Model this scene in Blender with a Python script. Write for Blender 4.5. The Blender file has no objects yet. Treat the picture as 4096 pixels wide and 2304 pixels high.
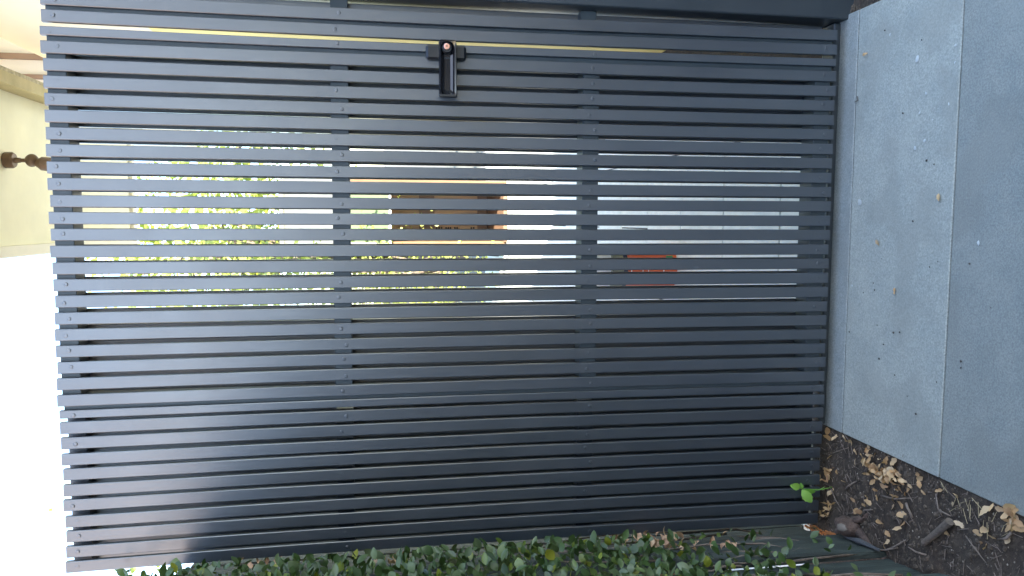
import bpy, math, random
from mathutils import Vector, Matrix, Euler, noise

random.seed(11)
scene = bpy.context.scene
COL = scene.collection

# ------------------------------------------------------------------ camera
cam_d = bpy.data.cameras.new('camera')
cam = bpy.data.objects.new('camera', cam_d)
COL.objects.link(cam)
cam_d.sensor_fit = 'HORIZONTAL'
cam_d.sensor_width = 36.0
cam_d.lens = 27.246
cam_d.clip_start = 0.05
cam_d.clip_end = 600.0
CR = Vector((0.0035830607, -0.1665587088, -0.9860250292))   # picture right (the phone was held sideways)
CU = Vector((0.9961907946, 0.0865047373, -0.0109923227))    # picture up
CF = Vector((-0.0871267032, 0.9822296712, -0.1662342042))   # view direction
cam.matrix_world = Matrix(((CR.x, CU.x, -CF.x, 0.0347073),
                           (CR.y, CU.y, -CF.y, -1.7864787),
                           (CR.z, CU.z, -CF.z, 1.1394122),
                           (0, 0, 0, 1)))
scene.camera = cam

# ------------------------------------------------------------------ light
SUN = Vector((0.56, -0.83, 0.54)).normalized()     # direction towards the sun: behind the viewer, to the right
SUN_EL = math.asin(SUN.z)
SUN_AZ = math.atan2(SUN.x, SUN.y)
world = bpy.data.worlds.new('World')
scene.world = world
world.use_nodes = True
wn = world.node_tree.nodes
sky = wn.new('ShaderNodeTexSky')
sky.sky_type = 'NISHITA'
sky.sun_disc = False
sky.sun_elevation = SUN_EL
sky.sun_rotation = SUN_AZ
sky.air_density = 1.0
sky.dust_density = 0.7
sky.ozone_density = 1.2
wn['Background'].inputs['Strength'].default_value = 0.14
world.node_tree.links.new(sky.outputs[0], wn['Background'].inputs['Color'])

sun_d = bpy.data.lights.new('sun', 'SUN')
sun_d.energy = 5.0
sun_d.angle = math.radians(0.55)
sun_d.color = (1.0, 0.93, 0.82)
sun = bpy.data.objects.new('sun', sun_d)
COL.objects.link(sun)
sun.location = (8, -12, 10)
sun.rotation_euler = SUN.to_track_quat('Z', 'Y').to_euler()

vs = scene.view_settings
scene.display_settings.display_device = 'sRGB'
vs.view_transform = 'Standard'
vs.look = 'None'
vs.gamma = 1.0
vs.use_curve_mapping = False
vs.exposure = 2.95
scene.cycles.max_bounces = 8
scene.cycles.diffuse_bounces = 4
scene.cycles.glossy_bounces = 4
scene.cycles.transparent_max_bounces = 8
scene.cycles.sample_clamp_indirect = 6.0

# ------------------------------------------------------------------ helpers
WL = {}          # world location of every object used as a parent (parents are never rotated)

def _link(o, parent, loc):
    COL.objects.link(o)
    loc = Vector(loc)
    if parent is not None:
        o.parent = parent
        o.location = loc - WL[parent.name]
    else:
        o.location = loc
    WL[o.name] = loc
    return o

def tag(o, label=None, cat=None, group=None, kind=None):
    if label: o['label'] = label
    if cat: o['category'] = cat
    if group: o['group'] = group
    if kind: o['kind'] = kind
    return o

def thing(name, loc, label, cat, group=None):
    return tag(_link(bpy.data.objects.new(name, None), None, loc), label, cat, group)

def mesh_of(name, v, f, mat, smooth=False):
    me = bpy.data.meshes.new(name)
    me.from_pydata([tuple(p) for p in v], [], f)
    me.update()
    if smooth:
        me.polygons.foreach_set('use_smooth', [True] * len(me.polygons))
    if mat is not None:
        for m in (mat if isinstance(mat, (list, tuple)) else [mat]):
            me.materials.append(m)
    return me

def place(name, me, parent, loc, rot=(0, 0, 0), scale=(1, 1, 1)):
    o = bpy.data.objects.new(name, me)
    _link(o, parent, loc)
    o.rotation_euler = rot
    o.scale = scale
    return o

class MB:
    """collects vertices and faces in world coordinates"""
    def __init__(s): s.v = []; s.f = []
    def add(s, v, f):
        b = len(s.v); s.v += [Vector(p) for p in v]; s.f += [tuple(b + i for i in q) for q in f]; return s
    def box(s, x0, x1, y0, y1, z0, z1, bev=0.0):
        if bev <= 0:
            v = [(x, y, z) for z in (z0, z1) for y in (y0, y1) for x in (x0, x1)]
            return s.add(v, [(0, 2, 3, 1), (4, 5, 7, 6), (0, 1, 5, 4), (2, 6, 7, 3), (0, 4, 6, 2), (1, 3, 7, 5)])
        b = bev
        v = []; idx = {}
        xs, ys, zs = (x0, x1), (y0, y1), (z0, z1)
        sg = (1, -1)
        for i in (0, 1):
            for j in (0, 1):
                for k in (0, 1):
                    c = (xs[i], ys[j], zs[k]); d = (sg[i] * b, sg[j] * b, sg[k] * b)
                    for a in range(3):
                        p = [c[n] + (0 if n == a else d[n]) for n in range(3)]
                        idx[(i, j, k, a)] = len(v); v.append(p)
        F = []
        def fix(q):
            ctr = Vector(((x0 + x1) / 2, (y0 + y1) / 2, (z0 + z1) / 2))
            P = [Vector(v[i]) for i in q]
            n = (P[1] - P[0]).cross(P[2] - P[0])
            m = sum(P, Vector()) / len(P) - ctr
            F.append(tuple(q) if n.dot(m) > 0 else tuple(reversed(q)))
        for i in (0, 1):
            fix([idx[(i, 0, 0, 0)], idx[(i, 1, 0, 0)], idx[(i, 1, 1, 0)], idx[(i, 0, 1, 0)]])
            fix([idx[(0, i, 0, 1)], idx[(1, i, 0, 1)], idx[(1, i, 1, 1)], idx[(0, i, 1, 1)]])
            fix([idx[(0, 0, i, 2)], idx[(1, 0, i, 2)], idx[(1, 1, i, 2)], idx[(0, 1, i, 2)]])
        for i in (0, 1):
            for j in (0, 1):
                fix([idx[(i, j, 0, 0)], idx[(i, j, 1, 0)], idx[(i, j, 1, 1)], idx[(i, j, 0, 1)]])
                fix([idx[(i, 0, j, 0)], idx[(i, 1, j, 0)], idx[(i, 1, j, 2)], idx[(i, 0, j, 2)]])
                fix([idx[(0, i, j, 1)], idx[(1, i, j, 1)], idx[(1, i, j, 2)], idx[(0, i, j, 2)]])
                for k in (0, 1):
                    fix([idx[(i, j, k, 0)], idx[(i, j, k, 1)], idx[(i, j, k, 2)]])
        return s.add(v, F)
    def tube(s, pts, rad, n=7, cap=True):
        pts = [Vector(p) for p in pts]
        rad = rad if isinstance(rad, (list, tuple)) else [rad] * len(pts)
        b = len(s.v); up = Vector((0.31, 0.22, 0.93))
        for i, p in enumerate(pts):
            d = (pts[min(i + 1, len(pts) - 1)] - pts[max(i - 1, 0)]).normalized()
            if abs(d.dot(up)) > 0.95: up = Vector((0.9, 0.3, 0.1))
            a = d.cross(up).normalized(); c = d.cross(a)
            for k in range(n):
                t = 2 * math.pi * k / n
                s.v.append(p + (a * math.cos(t) + c * math.sin(t)) * rad[i])
        for i in range(len(pts) - 1):
            for k in range(n):
                k2 = (k + 1) % n
                s.f.append((b + i * n + k, b + i * n + k2, b + (i + 1) * n + k2, b + (i + 1) * n + k))
        if cap:
            s.f.append(tuple(b + k for k in reversed(range(n))))
            s.f.append(tuple(b + (len(pts) - 1) * n + k for k in range(n)))
        return s
    def lathe(s, prof, origin, axis, n=20):
        """prof: (radius, height) along axis"""
        ax = Vector(axis).normalized(); o = Vector(origin)
        u = ax.orthogonal().normalized(); w = ax.cross(u)
        b = len(s.v)
        for r, h in prof:
            for k in range(n):
                t = 2 * math.pi * k / n
                s.v.append(o + ax * h + (u * math.cos(t) + w * math.sin(t)) * max(r, 1e-5))
        for i in range(len(prof) - 1):
            for k in range(n):
                k2 = (k + 1) % n
                s.f.append((b + i * n + k, b + i * n + k2, b + (i + 1) * n + k2, b + (i + 1) * n + k))
        s.f.append(tuple(b + k for k in reversed(range(n))))
        s.f.append(tuple(b + (len(prof) - 1) * n + k for k in range(n)))
        return s
    def build(s, name, mat, parent=None, loc=None, smooth=False, **kw):
        loc = Vector(loc) if loc is not None else (WL[parent.name] if parent is not None else Vector((0, 0, 0)))
        me = mesh_of(name, [p - loc for p in s.v], s.f, mat, smooth)
        return tag(place(name, me, parent, loc), **kw)

# ------------------------------------------------------------------ materials
def new_mat(name):
    m = bpy.data.materials.new(name); m.use_nodes = True
    nt = m.node_tree
    return m, nt, nt.nodes['Principled BSDF']

def N(nt, t, **kw):
    n = nt.nodes.new(t)
    for k, v in kw.items(): setattr(n, k, v)
    return n

def coords(nt, scale=(1, 1, 1), kind='Object'):
    tc = N(nt, 'ShaderNodeTexCoord'); mp = N(nt, 'ShaderNodeMapping')
    mp.inputs['Scale'].default_value = scale
    nt.links.new(tc.outputs[kind], mp.inputs['Vector'])
    oi = N(nt, 'ShaderNodeObjectInfo')
    ad = N(nt, 'ShaderNodeVectorMath', operation='ADD')
    ml = N(nt, 'ShaderNodeMath', operation='MULTIPLY'); ml.inputs[1].default_value = 37.0
    nt.links.new(oi.outputs['Random'], ml.inputs[0])
    nt.links.new(mp.outputs[0], ad.inputs[0]); nt.links.new(ml.outputs[0], ad.inputs[1])
    return ad.outputs[0]

def noise_n(nt, vec, scale, detail=4, rough=0.6):
    n = N(nt, 'ShaderNodeTexNoise'); n.inputs['Scale'].default_value = scale
    n.inputs['Detail'].default_value = detail; n.inputs['Roughness'].default_value = rough
    nt.links.new(vec, n.inputs['Vector']); return n.outputs['Fac']

def ramp(nt, fac, stops):
    r = N(nt, 'ShaderNodeValToRGB'); e = r.color_ramp.elements
    while len(e) < len(stops): e.new(0.5)
    for i, (p, c) in enumerate(stops):
        e[i].position = p; e[i].color = (c[0], c[1], c[2], 1) if isinstance(c, (list, tuple)) else (c, c, c, 1)
    nt.links.new(fac, r.inputs['Fac']); return r.outputs['Color']

def mix(nt, fac, a, b, mode='MIX'):
    m = N(nt, 'ShaderNodeMixRGB', blend_type=mode)
    for inp, v in ((m.inputs[0], fac), (m.inputs[1], a), (m.inputs[2], b)):
        if isinstance(v, (int, float)): inp.default_value = v
        elif isinstance(v, (tuple, list)): inp.default_value = (v[0], v[1], v[2], 1)
        else: nt.links.new(v, inp)
    return m.outputs[0]

def bump(nt, b, h, strength, dist):
    n = N(nt, 'ShaderNodeBump'); n.inputs['Strength'].default_value = strength; n.inputs['Distance'].default_value = dist
    nt.links.new(h, n.inputs['Height']); nt.links.new(n.outputs[0], b.inputs['Normal'])

def simple(name, col, rough=0.6, var=0.15, scale=8.0, bmp=0.0, stretch=(1, 1, 1), spec=None, metal=0.0, kind='Object', objvar=0.0):
    m, nt, b = new_mat(name)
    v = coords(nt, stretch, kind)
    f = noise_n(nt, v, scale)
    c = ramp(nt, f, [(0.25, [x * (1 - var) for x in col]), (0.75, [min(1, x * (1 + var)) for x in col])])
    if objvar:
        oi = N(nt, 'ShaderNodeObjectInfo')
        k = ramp(nt, oi.outputs['Random'], [(0, 1 - objvar), (1, 1 + objvar)])
        c = mix(nt, 1.0, c, k, 'MULTIPLY')
    nt.links.new(c, b.inputs['Base Color'])
    b.inputs['Roughness'].default_value = rough
    b.inputs['Metallic'].default_value = metal
    if spec is not None: b.inputs['Specular IOR Level'].default_value = spec
    if bmp:
        f2 = noise_n(nt, v, scale * 4)
        bump(nt, b, f2, bmp, 0.01)
    return m

def paint_mat(name, col, rough_lo, rough_hi, ior=1.55, stretch=(14, 14, 1.3), marks=True):
    """brushed exterior paint over sawn timber: grain, brush streaks, scuffs and pale scratches"""
    m, nt, b = new_mat(name)
    v = coords(nt, stretch)
    vw = coords(nt, (1, 1, 1))
    grain = noise_n(nt, v, 6.0, 6, 0.65)
    streak = noise_n(nt, v, 1.6, 3, 0.5)
    blot = noise_n(nt, vw, 5.0, 4, 0.6)
    c = ramp(nt, streak, [(0.3, [x * 0.86 for x in col]), (0.7, [x * 1.14 for x in col])])
    c = mix(nt, ramp(nt, blot, [(0.4, 0.0), (0.85, 0.45)]), c, [col[0] * 1.5, col[1] * 1.4, col[2] * 1.32])
    oi = N(nt, 'ShaderNodeObjectInfo')
    c = mix(nt, 1.0, c, ramp(nt, oi.outputs['Random'], [(0, 0.9), (1, 1.1)]), 'MULTIPLY')
    if marks:
        # short pale scuffs
        vo = N(nt, 'ShaderNodeTexVoronoi'); vo.inputs['Scale'].default_value = 7.0
        vs_ = coords(nt, (2.2, 1, 0.8)); nt.links.new(vs_, vo.inputs['Vector'])
        d = ramp(nt, vo.outputs['Distance'], [(0.028, 1.0), (0.06, 0.0)])
        g = ramp(nt, noise_n(nt, vw, 3.1), [(0.55, 0.0), (0.62, 1.0)])
        k = mix(nt, 1.0, d, g, 'MULTIPLY')
        c = mix(nt, mix(nt, 1.0, k, (0.35, 0.35, 0.35), 'MULTIPLY'), c, (0.34, 0.36, 0.38))
    nt.links.new(c, b.inputs['Base Color'])
    nt.links.new(ramp(nt, blot, [(0.3, rough_lo), (0.7, rough_hi)]), b.inputs['Roughness'])
    b.inputs['IOR'].default_value = ior
    bump(nt, b, grain, 0.35, 0.0012)
    return m

def leaf_mat(name, stops, trans=0.35, rough=0.45):
    m, nt, b = new_mat(name)
    oi = N(nt, 'ShaderNodeObjectInfo'); ge = N(nt, 'ShaderNodeNewGeometry')
    ad = N(nt, 'ShaderNodeMath', operation='ADD'); fr = N(nt, 'ShaderNodeMath', operation='FRACT')
    nt.links.new(oi.outputs['Random'], ad.inputs[0]); nt.links.new(ge.outputs['Random Per Island'], ad.inputs[1])
    nt.links.new(ad.outputs[0], fr.inputs[0])
    c = ramp(nt, fr.outputs[0], stops)
    vein = noise_n(nt, coords(nt, (1, 1, 1)), 120.0, 3)
    c = mix(nt, ramp(nt, vein, [(0.4, 0.0), (0.8, 0.35)]), c, mix(nt, 0.5, c, (0.9, 0.9, 0.7), 'MULTIPLY'))
    nt.links.new(c, b.inputs['Base Color'])
    b.inputs['Roughness'].default_value = rough
    if trans:
        tr = N(nt, 'ShaderNodeBsdfTranslucent'); ms = N(nt, 'ShaderNodeMixShader'); ms.inputs[0].default_value = trans
        nt.links.new(mix(nt, 1.0, c, (1.5, 1.5, 0.7), 'MULTIPLY'), tr.inputs['Color'])
        out = nt.nodes['Material Output']
        nt.links.new(b.outputs[0], ms.inputs[1]); nt.links.new(tr.outputs[0], ms.inputs[2]); nt.links.new(ms.outputs[0], out.inputs['Surface'])
    return m

M = {}
M['paint'] = paint_mat('charcoal_paint', (0.0145, 0.0215, 0.0305), 0.36, 0.45, 2.1)
M['paint_rail'] = paint_mat('charcoal_paint_rail', (0.036, 0.050, 0.057), 0.4, 0.55, 1.5, (1.3, 14, 14), False)
M['paint_post'] = paint_mat('charcoal_paint_post', (0.024, 0.031, 0.036), 0.33, 0.46, 1.6)
M['black_plastic'] = simple('black_plastic', (0.012, 0.014, 0.017), 0.32, 0.2, 30)
M['black_gloss'] = simple('black_gloss_plastic', (0.008, 0.009, 0.012), 0.12, 0.2, 30)
M['brass'] = simple('brass_cylinder', (0.75, 0.42, 0.34), 0.28, 0.1, 40, metal=1.0)
M['dark'] = simple('dark_slot', (0.01, 0.01, 0.01), 0.8)
# bluestone
def stone_mat():
    m, nt, b = new_mat('bluestone')
    v = coords(nt)
    big = noise_n(nt, v, 3.2, 5, 0.6); fine = noise_n(nt, v, 260.0, 3, 0.7); mid = noise_n(nt, v, 22.0, 5, 0.65)
    c = ramp(nt, big, [(0.3, (0.180, 0.202, 0.198)), (0.7, (0.220, 0.234, 0.220))])
    c = mix(nt, ramp(nt, mid, [(0.35, 0.0), (0.75, 0.8)]), c, (0.25, 0.262, 0.242))
    c = mix(nt, 1.0, c, ramp(nt, fine, [(0.3, 0.72), (0.7, 1.26)]), 'MULTIPLY')
    # brownish traffic film and pale drip stains with soft outlines
    st = noise_n(nt, v, 7.5, 2, 0.4)
    c = mix(nt, ramp(nt, st, [(0.52, 0.0), (0.60, 0.34), (0.8, 0.42)]), c, (0.165, 0.172, 0.160))
    st2 = noise_n(nt, v, 4.1, 6, 0.55)
    c = mix(nt, ramp(nt, st2, [(0.58, 0.0), (0.64, 0.16), (0.9, 0.2)]), c, (0.28, 0.29, 0.265))
    oi = N(nt, 'ShaderNodeObjectInfo')
    c = mix(nt, 1.0, c, oi.outputs['Color'], 'MULTIPLY')
    # tiny pits
    vo = N(nt, 'ShaderNodeTexVoronoi'); vo.inputs['Scale'].default_value = 38.0; nt.links.new(v, vo.inputs['Vector'])
    pit = ramp(nt, vo.outputs['Distance'], [(0.03, 1.0), (0.07, 0.0)])
    gate_ = ramp(nt, noise_n(nt, v, 14.0), [(0.58, 0.0), (0.66, 0.7)])
    c = mix(nt, mix(nt, 1.0, pit, gate_, 'MULTIPLY'), c, (0.06, 0.065, 0.07))
    nt.links.new(c, b.inputs['Base Color'])
    nt.links.new(ramp(nt, mid, [(0.3, 0.62), (0.7, 0.85)]), b.inputs['Roughness'])
    bump(nt, b, fine, 0.25, 0.0015)
    return m
M['stone'] = stone_mat()
M['grout'] = simple('pale_mortar', (0.42, 0.44, 0.45), 0.9, 0.3, 40)
def soil_mat():
    m, nt, b = new_mat('dark_soil')
    v = coords(nt)
    a = noise_n(nt, v, 60.0, 8, 0.75); c2 = noise_n(nt, v, 9.0, 5, 0.6)
    c = ramp(nt, a, [(0.3, (0.016, 0.0115, 0.008)), (0.55, (0.052, 0.038, 0.026)), (0.8, (0.14, 0.108, 0.075))])
    c = mix(nt, ramp(nt, c2, [(0.4, 0.0), (0.8, 0.5)]), c, (0.070, 0.048, 0.030))
    nt.links.new(c, b.inputs['Base Color']); b.inputs['Roughness'].default_value = 0.95
    bump(nt, b, a, 0.9, 0.006)
    return m
M['soil'] = soil_mat()
M['clod'] = simple('soil_crumbs', (0.080, 0.060, 0.042), 0.95, 0.6, 90, 0.5)
M['tile'] = simple('pale_court_tile', (0.74, 0.77, 0.72), 0.6, 0.10, 14, 0.15, objvar=0.06)
M['tilejoint'] = simple('court_joint', (0.12, 0.12, 0.12), 0.9)
M['dryleaf'] = leaf_mat('dry_leaf', [(0.0, (0.24, 0.135, 0.065)), (0.2, (0.42, 0.255, 0.12)), (0.55, (0.50, 0.335, 0.175)), (0.85, (0.54, 0.40, 0.245)), (1.0, (0.29, 0.17, 0.085))], 0.15, 0.7)
M['dryvine'] = leaf_mat('dry_vine_leaf', [(0.0, (0.30, 0.17, 0.10)), (0.5, (0.46, 0.29, 0.18)), (1.0, (0.55, 0.38, 0.24))], 0.15, 0.75)
M['ivy'] = leaf_mat('vine_leaf', [(0.0, (0.028, 0.058, 0.014)), (0.25, (0.048, 0.090, 0.020)), (0.5, (0.074, 0.110, 0.040)), (0.68, (0.036, 0.066, 0.016)), (0.82, (0.110, 0.145, 0.070)), (0.93, (0.085, 0.13, 0.014)), (1.0, (0.19, 0.20, 0.018))], 0.2, 0.42)
M['sprig'] = leaf_mat('fresh_leaf', [(0.0, (0.13, 0.34, 0.05)), (0.6, (0.20, 0.42, 0.08)), (1.0, (0.33, 0.45, 0.08))], 0.3, 0.4)
M['treeleaf'] = leaf_mat('tree_leaf', [(0.0, (0.17, 0.22, 0.05)), (0.5, (0.30, 0.34, 0.09)), (1.0, (0.42, 0.45, 0.17))], 0.4, 0.4)
M['bark'] = simple('bark', (0.14, 0.11, 0.085), 0.9, 0.4, 30, 0.6, (6, 6, 1))
M['twig'] = simple('twig', (0.17, 0.13, 0.10), 0.85, 0.4, 60, 0.4)
M['straw'] = simple('straw', (0.42, 0.33, 0.18), 0.8, 0.3, 60)
M['petal'] = simple('pale_petal', (0.40, 0.42, 0.40), 0.7, 0.2, 60, objvar=0.25)
M['crumb'] = simple('dark_crumb', (0.06, 0.055, 0.05), 0.9, 0.4, 80)
M['paling'] = simple('dark_green_paling', (0.032, 0.042, 0.036), 0.7, 0.75, 7, 0.9, (4, 4, 0.8), objvar=0.2)
M['rot'] = simple('rotten_timber_lit_orange', (0.34, 0.115, 0.025), 0.8, 0.5, 40, 0.6)  # orange stands for light glowing under the paling
M['palewood'] = simple('grey_splinter', (0.055, 0.058, 0.062), 0.8, 0.3, 30, 0.4, (1, 1, 1))
M['soffit'] = simple('yellow_soffit', (0.80, 0.76, 0.54), 0.7, 0.10, 3.0, 0.05)
M['trim'] = simple('cream_trim', (0.78, 0.74, 0.60), 0.6, 0.06, 5)
M['beam'] = simple('olive_render', (0.46, 0.40, 0.22), 0.8, 0.18, 8, 0.2)
M['render'] = simple('grey_plaster', (0.36, 0.33, 0.24), 0.95, 0.45, 45, 0.9)
M['cream'] = simple('cream_wall', (0.74, 0.66, 0.52), 0.75, 0.06, 2)
M['brownboard'] = simple('brown_batten', (0.25, 0.15, 0.085), 0.65, 0.2, 6)
M['bronze'] = simple('bronze_lamp', (0.13, 0.085, 0.055), 0.42, 0.2, 20, metal=0.35)
M['tanwall'] = simple('tan_cladding', (0.34, 0.22, 0.12), 0.6, 0.30, 2.4)
M['darkwood'] = simple('dark_brown_board', (0.12, 0.07, 0.04), 0.55, 0.2, 5)
M['whiteband'] = simple('off_white_board', (0.66, 0.64, 0.58), 0.6, 0.05, 3)
M['brownfence'] = simple('brown_timber', (0.15, 0.085, 0.04), 0.75, 0.3, 8, 0.3, (5, 5, 0.6), objvar=0.2)
M['pinkwall'] = simple('pale_pink_render', (0.86, 0.66, 0.57), 0.85, 0.06, 1.0)
M['greywall'] = simple('grey_brick_render', (0.32, 0.29, 0.27), 0.85, 0.12, 1.5)
M['roof'] = simple('dark_roof', (0.10, 0.09, 0.09), 0.8, 0.2, 3)
M['red'] = simple('red_plastic_sack', (0.72, 0.12, 0.035), 0.38, 0.12, 20, 0.1)
M['olive'] = simple('olive_print', (0.22, 0.22, 0.16), 0.5, 0.1, 10)
M['navy'] = simple('navy_print', (0.03, 0.035, 0.07), 0.5, 0.1, 10)
M['white'] = simple('white_print', (0.8, 0.8, 0.8), 0.5, 0.04, 10)
M['green'] = simple('green_print', (0.08, 0.26, 0.09), 0.5, 0.2, 60)
def glass_mat():
    m, nt, b = new_mat('window_glass')
    b.inputs['Base Color'].default_value = (0.10, 0.14, 0.08, 1); b.inputs['Roughness'].default_value = 0.05
    b.inputs['IOR'].default_value = 1.6
    return m
M['glass'] = glass_mat()

# ------------------------------------------------------------------ the setting
def grid(x0, x1, y0, y1, nx, ny, zf):
    v = []; f = []
    for j in range(ny + 1):
        for i in range(nx + 1):
            x = x0 + (x1 - x0) * i / nx; y = y0 + (y1 - y0) * j / ny
            v.append((x, y, zf(x, y)))
    for j in range(ny):
        for i in range(nx):
            a = j * (nx + 1) + i
            f.append((a, a + 1, a + nx + 2, a + nx + 1))
    return v, f

m_ground = simple('ground_earth', (0.10, 0.10, 0.085), 0.95, 0.3, 0.6)
v, f = grid(-250, 250, -250, 250, 8, 8, lambda x, y: -0.09)
tag(place('ground', mesh_of('ground', v, f, m_ground), None, (0, 0, 0)), kind='structure')

def soil_z(x, y):
    p = Vector((x, y, 0))
    return -0.010 + 0.010 * noise.noise(p * 9) + 0.006 * noise.noise(p * 28 + Vector((3, 1, 0))) + 0.003 * noise.noise(p * 70)
v, f = grid(-1.25, -0.497, -1.6, 0.30, 75, 190, soil_z)
tag(place('garden_soil', mesh_of('garden_soil', v, f, M['soil'], True), None, (0, 0, 0)), kind='structure')
v, f = grid(0.543, 1.4, -1.6, 0.30, 50, 110, lambda x, y: soil_z(x, y) - 0.004)
tag(place('garden_soil', mesh_of('garden_soil', v, f, M['soil'], True), None, (0, 0, 0)), kind='structure')

# path of wide bluestone slabs, joint to joint 346 mm
path = tag(MB().box(-0.493, 0.539, -6.0, 0.085, -0.085, -0.008).build('path', M['grout']), kind='structure')
rows = [(0.082, -0.0385), (-0.0385, -0.3835)] + [(-0.3835 - 0.346 * k, -0.3835 - 0.346 * (k + 1)) for k in range(16)]
tint = [(1.06, 1.06, 1.04), (1.30, 1.27, 1.18), (0.96, 0.95, 0.90), (0.95, 0.97, 1.0), (0.85, 0.88, 0.9)]
for i, (ya, yb) in enumerate(rows):
    j = 0.0016
    me = MB().box(-0.5165 + 0.02, 0.522 + 0.02, yb + j, ya - j, -0.05, 0.0 - 0.0006 * (i % 3), 0.0016)
    o = me.build('paver', M['stone'], path, loc=(0.02, (ya + yb) / 2, 0))
    t = tint[i % 5]
    o.color = (t[0], t[1], t[2], 1)

# courtyard behind the gate
court = tag(MB().box(-1.2, 3.2, 0.095, 7.2, -0.085, -0.009).build('courtyard', M['tilejoint']), kind='structure')
ty = 0.307 - 0.378
tile_me = {}
k = 0
r = 0
yy = 0.307 - 0.378
edges = []
while yy < 7.0:
    edges.append(yy); yy += 0.378
for r in range(len(edges) - 1):
    ya = max(edges[r], 0.10); yb = edges[r + 1]
    off = 0.29 * (r % 2)
    x = -1.16 - off
    while x < 2.6:
        xa = max(x, -1.19); xb = x + 0.58
        key = (round(xb - xa, 3), round(yb - ya, 3))
        if key not in tile_me:
            w, h = (xb - xa) / 2 - 0.003, (yb - ya) / 2 - 0.003
            b = MB().box(-w, w, -h, h, -0.03, 0.0, 0.0015)
            tile_me[key] = mesh_of('tile', b.v, b.f, M['tile'])
        place('tile', tile_me[key], court, ((xa + xb) / 2, (ya + yb) / 2, -0.001))
        x += 0.58

# ------------------------------------------------------------------ gate and slatted panels
NAMES = "A B C D E F G H I J K L M N O P Q R S T U V W X Y Z AA AB AC AD AE AF AG AH AI AJ".split()
SX = dict(zip(NAMES, [0.4893, .4543, .4235, .3911, .3552, .3196, .2841, .2486, .2133, .1778, .1424, .1071, .0716, .0357, 0.0, -.0356, -.0713, -.1071, -.1430, -.1789, -.2148, -.2506, -.2864, -.3223, -.3585, -.3894, -.4181, -.4529, -.4887, -.5225, -.5577, -.5920, -.6286, -.6620, -.6971, -.7314]))
SW = {'C': 0.0178, 'Z': 0.0178}

def slat_mesh(w, y0, y1, z0, z1, bow, rnd):
    """sawn batten with eased edges, a slight bow and a little wander along its length"""
    n = 10
    c = 0.0013
    prof = [(-w / 2 + c, y0), (w / 2 - c, y0), (w / 2, y0 + c), (w / 2, y1 - c), (w / 2 - c, y1), (-w / 2 + c, y1), (-w / 2, y1 - c), (-w / 2, y0 + c)]
    v = []; f = []
    ph = rnd.random() * 6
    for i in range(n + 1):
        t = i / n; z = z0 + (z1 - z0) * t
        dx = bow * (1 - (2 * t - 1) ** 2) + 0.0006 * math.sin(ph + t * 7) * (1 - abs(2 * t - 1))
        dy = 0.0009 * math.sin(ph * 2 + t * 5)
        for px, py in prof: v.append((px + dx, py + dy, z))
    for i in range(n):
        for k in range(8):
            k2 = (k + 1) % 8
            f.append((i * 8 + k, i * 8 + k2, (i + 1) * 8 + k2, (i + 1) * 8 + k))
    f.append(tuple(reversed(range(8)))); f.append(tuple(n * 8 + k for k in range(8)))
    return v, f

screw = MB().lathe([(0.0044, -0.0002), (0.0042, 0.00015), (0.0032, 0.00045), (0.0022, 0.0004), (0.0, 0.0004)], (0, 0, 0), (0, -1, 0), 12)
screw_me = mesh_of('screw_head', screw.v, screw.f, M['paint'], True)
ZR = [(1.788, 1.8265), (1.2075, 1.246), (0.628, 0.667), (0.0375, 0.0775)]
rnd = random.Random(5)

def add_slats(parent, keys, y0, y1, ztop=1.83, zbot=0.03, rear=False, screws=True):
    for k in keys:
        x = SX[k]; w = SW.get(k, 0.0258) * (1 + rnd.uniform(-0.015, 0.015))
        z1 = ztop + rnd.uniform(-0.003, 0.003) - (0.02 if rear else 0); z0 = zbot + rnd.uniform(-0.002, 0.003)
        v, f = slat_mesh(w, y0, y1, z0, z1, -0.010 * x, rnd)
        me = mesh_of('slat', v, f, M['paint'])
        o = place('rear_slat' if rear else 'slat', me, parent, (x + rnd.uniform(-0.0005, 0.0005), 0, 0))
        if screws and not rear:
            for (a, b) in ZR:
                zc = (a + b) / 2 + rnd.uniform(-0.008, 0.008)
                bw = -0.010 * x * (1 - (2 * (zc - z0) / (z1 - z0) - 1) ** 2)
                place('screw_head', screw_me, o, (x + bw + rnd.uniform(-0.003, 0.003), y0 + rnd.uniform(-0.0006, 0.0002), zc), (0, rnd.random() * 6, 0))

gate = thing('gate', (0.0, 0.03, 0.0), 'charcoal painted gate of vertical timber slats with black lockable latch', 'gate')
gk = NAMES[2:26]
add_slats(gate, gk, 0.0, 0.0118)
add_slats(gate, gk, 0.0682, 0.083, rear=True, screws=False)
for za, zb in ZR:
    MB().box(-0.3495, 0.3845, 0.012, 0.068, za, zb, 0.001).build('rail', M['paint_rail'], gate)
MB().box(0.3850, 0.4310, 0.0122, 0.0678, 0.0355, 1.824, 0.001).build('stile', M['paint_rail'], gate)
MB().box(-0.3970, -0.3500, 0.0122, 0.0678, 0.0355, 1.824, 0.001).build('stile', M['paint_rail'], gate)

lp = thing('slatted_panel', (-0.575, 0.03, 0.0), 'fixed charcoal slat panel of ten battens beside the leafy vine', 'fence panel')
add_slats(lp, NAMES[26:], 0.0, 0.0118)
add_slats(lp, NAMES[26:], 0.0682, 0.083, rear=True, screws=False)
for za, zb in ZR:
    MB().box(-0.752, -0.4055, 0.034, 0.068, za, zb, 0.001).build('rail', M['paint_post'], lp)

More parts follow.
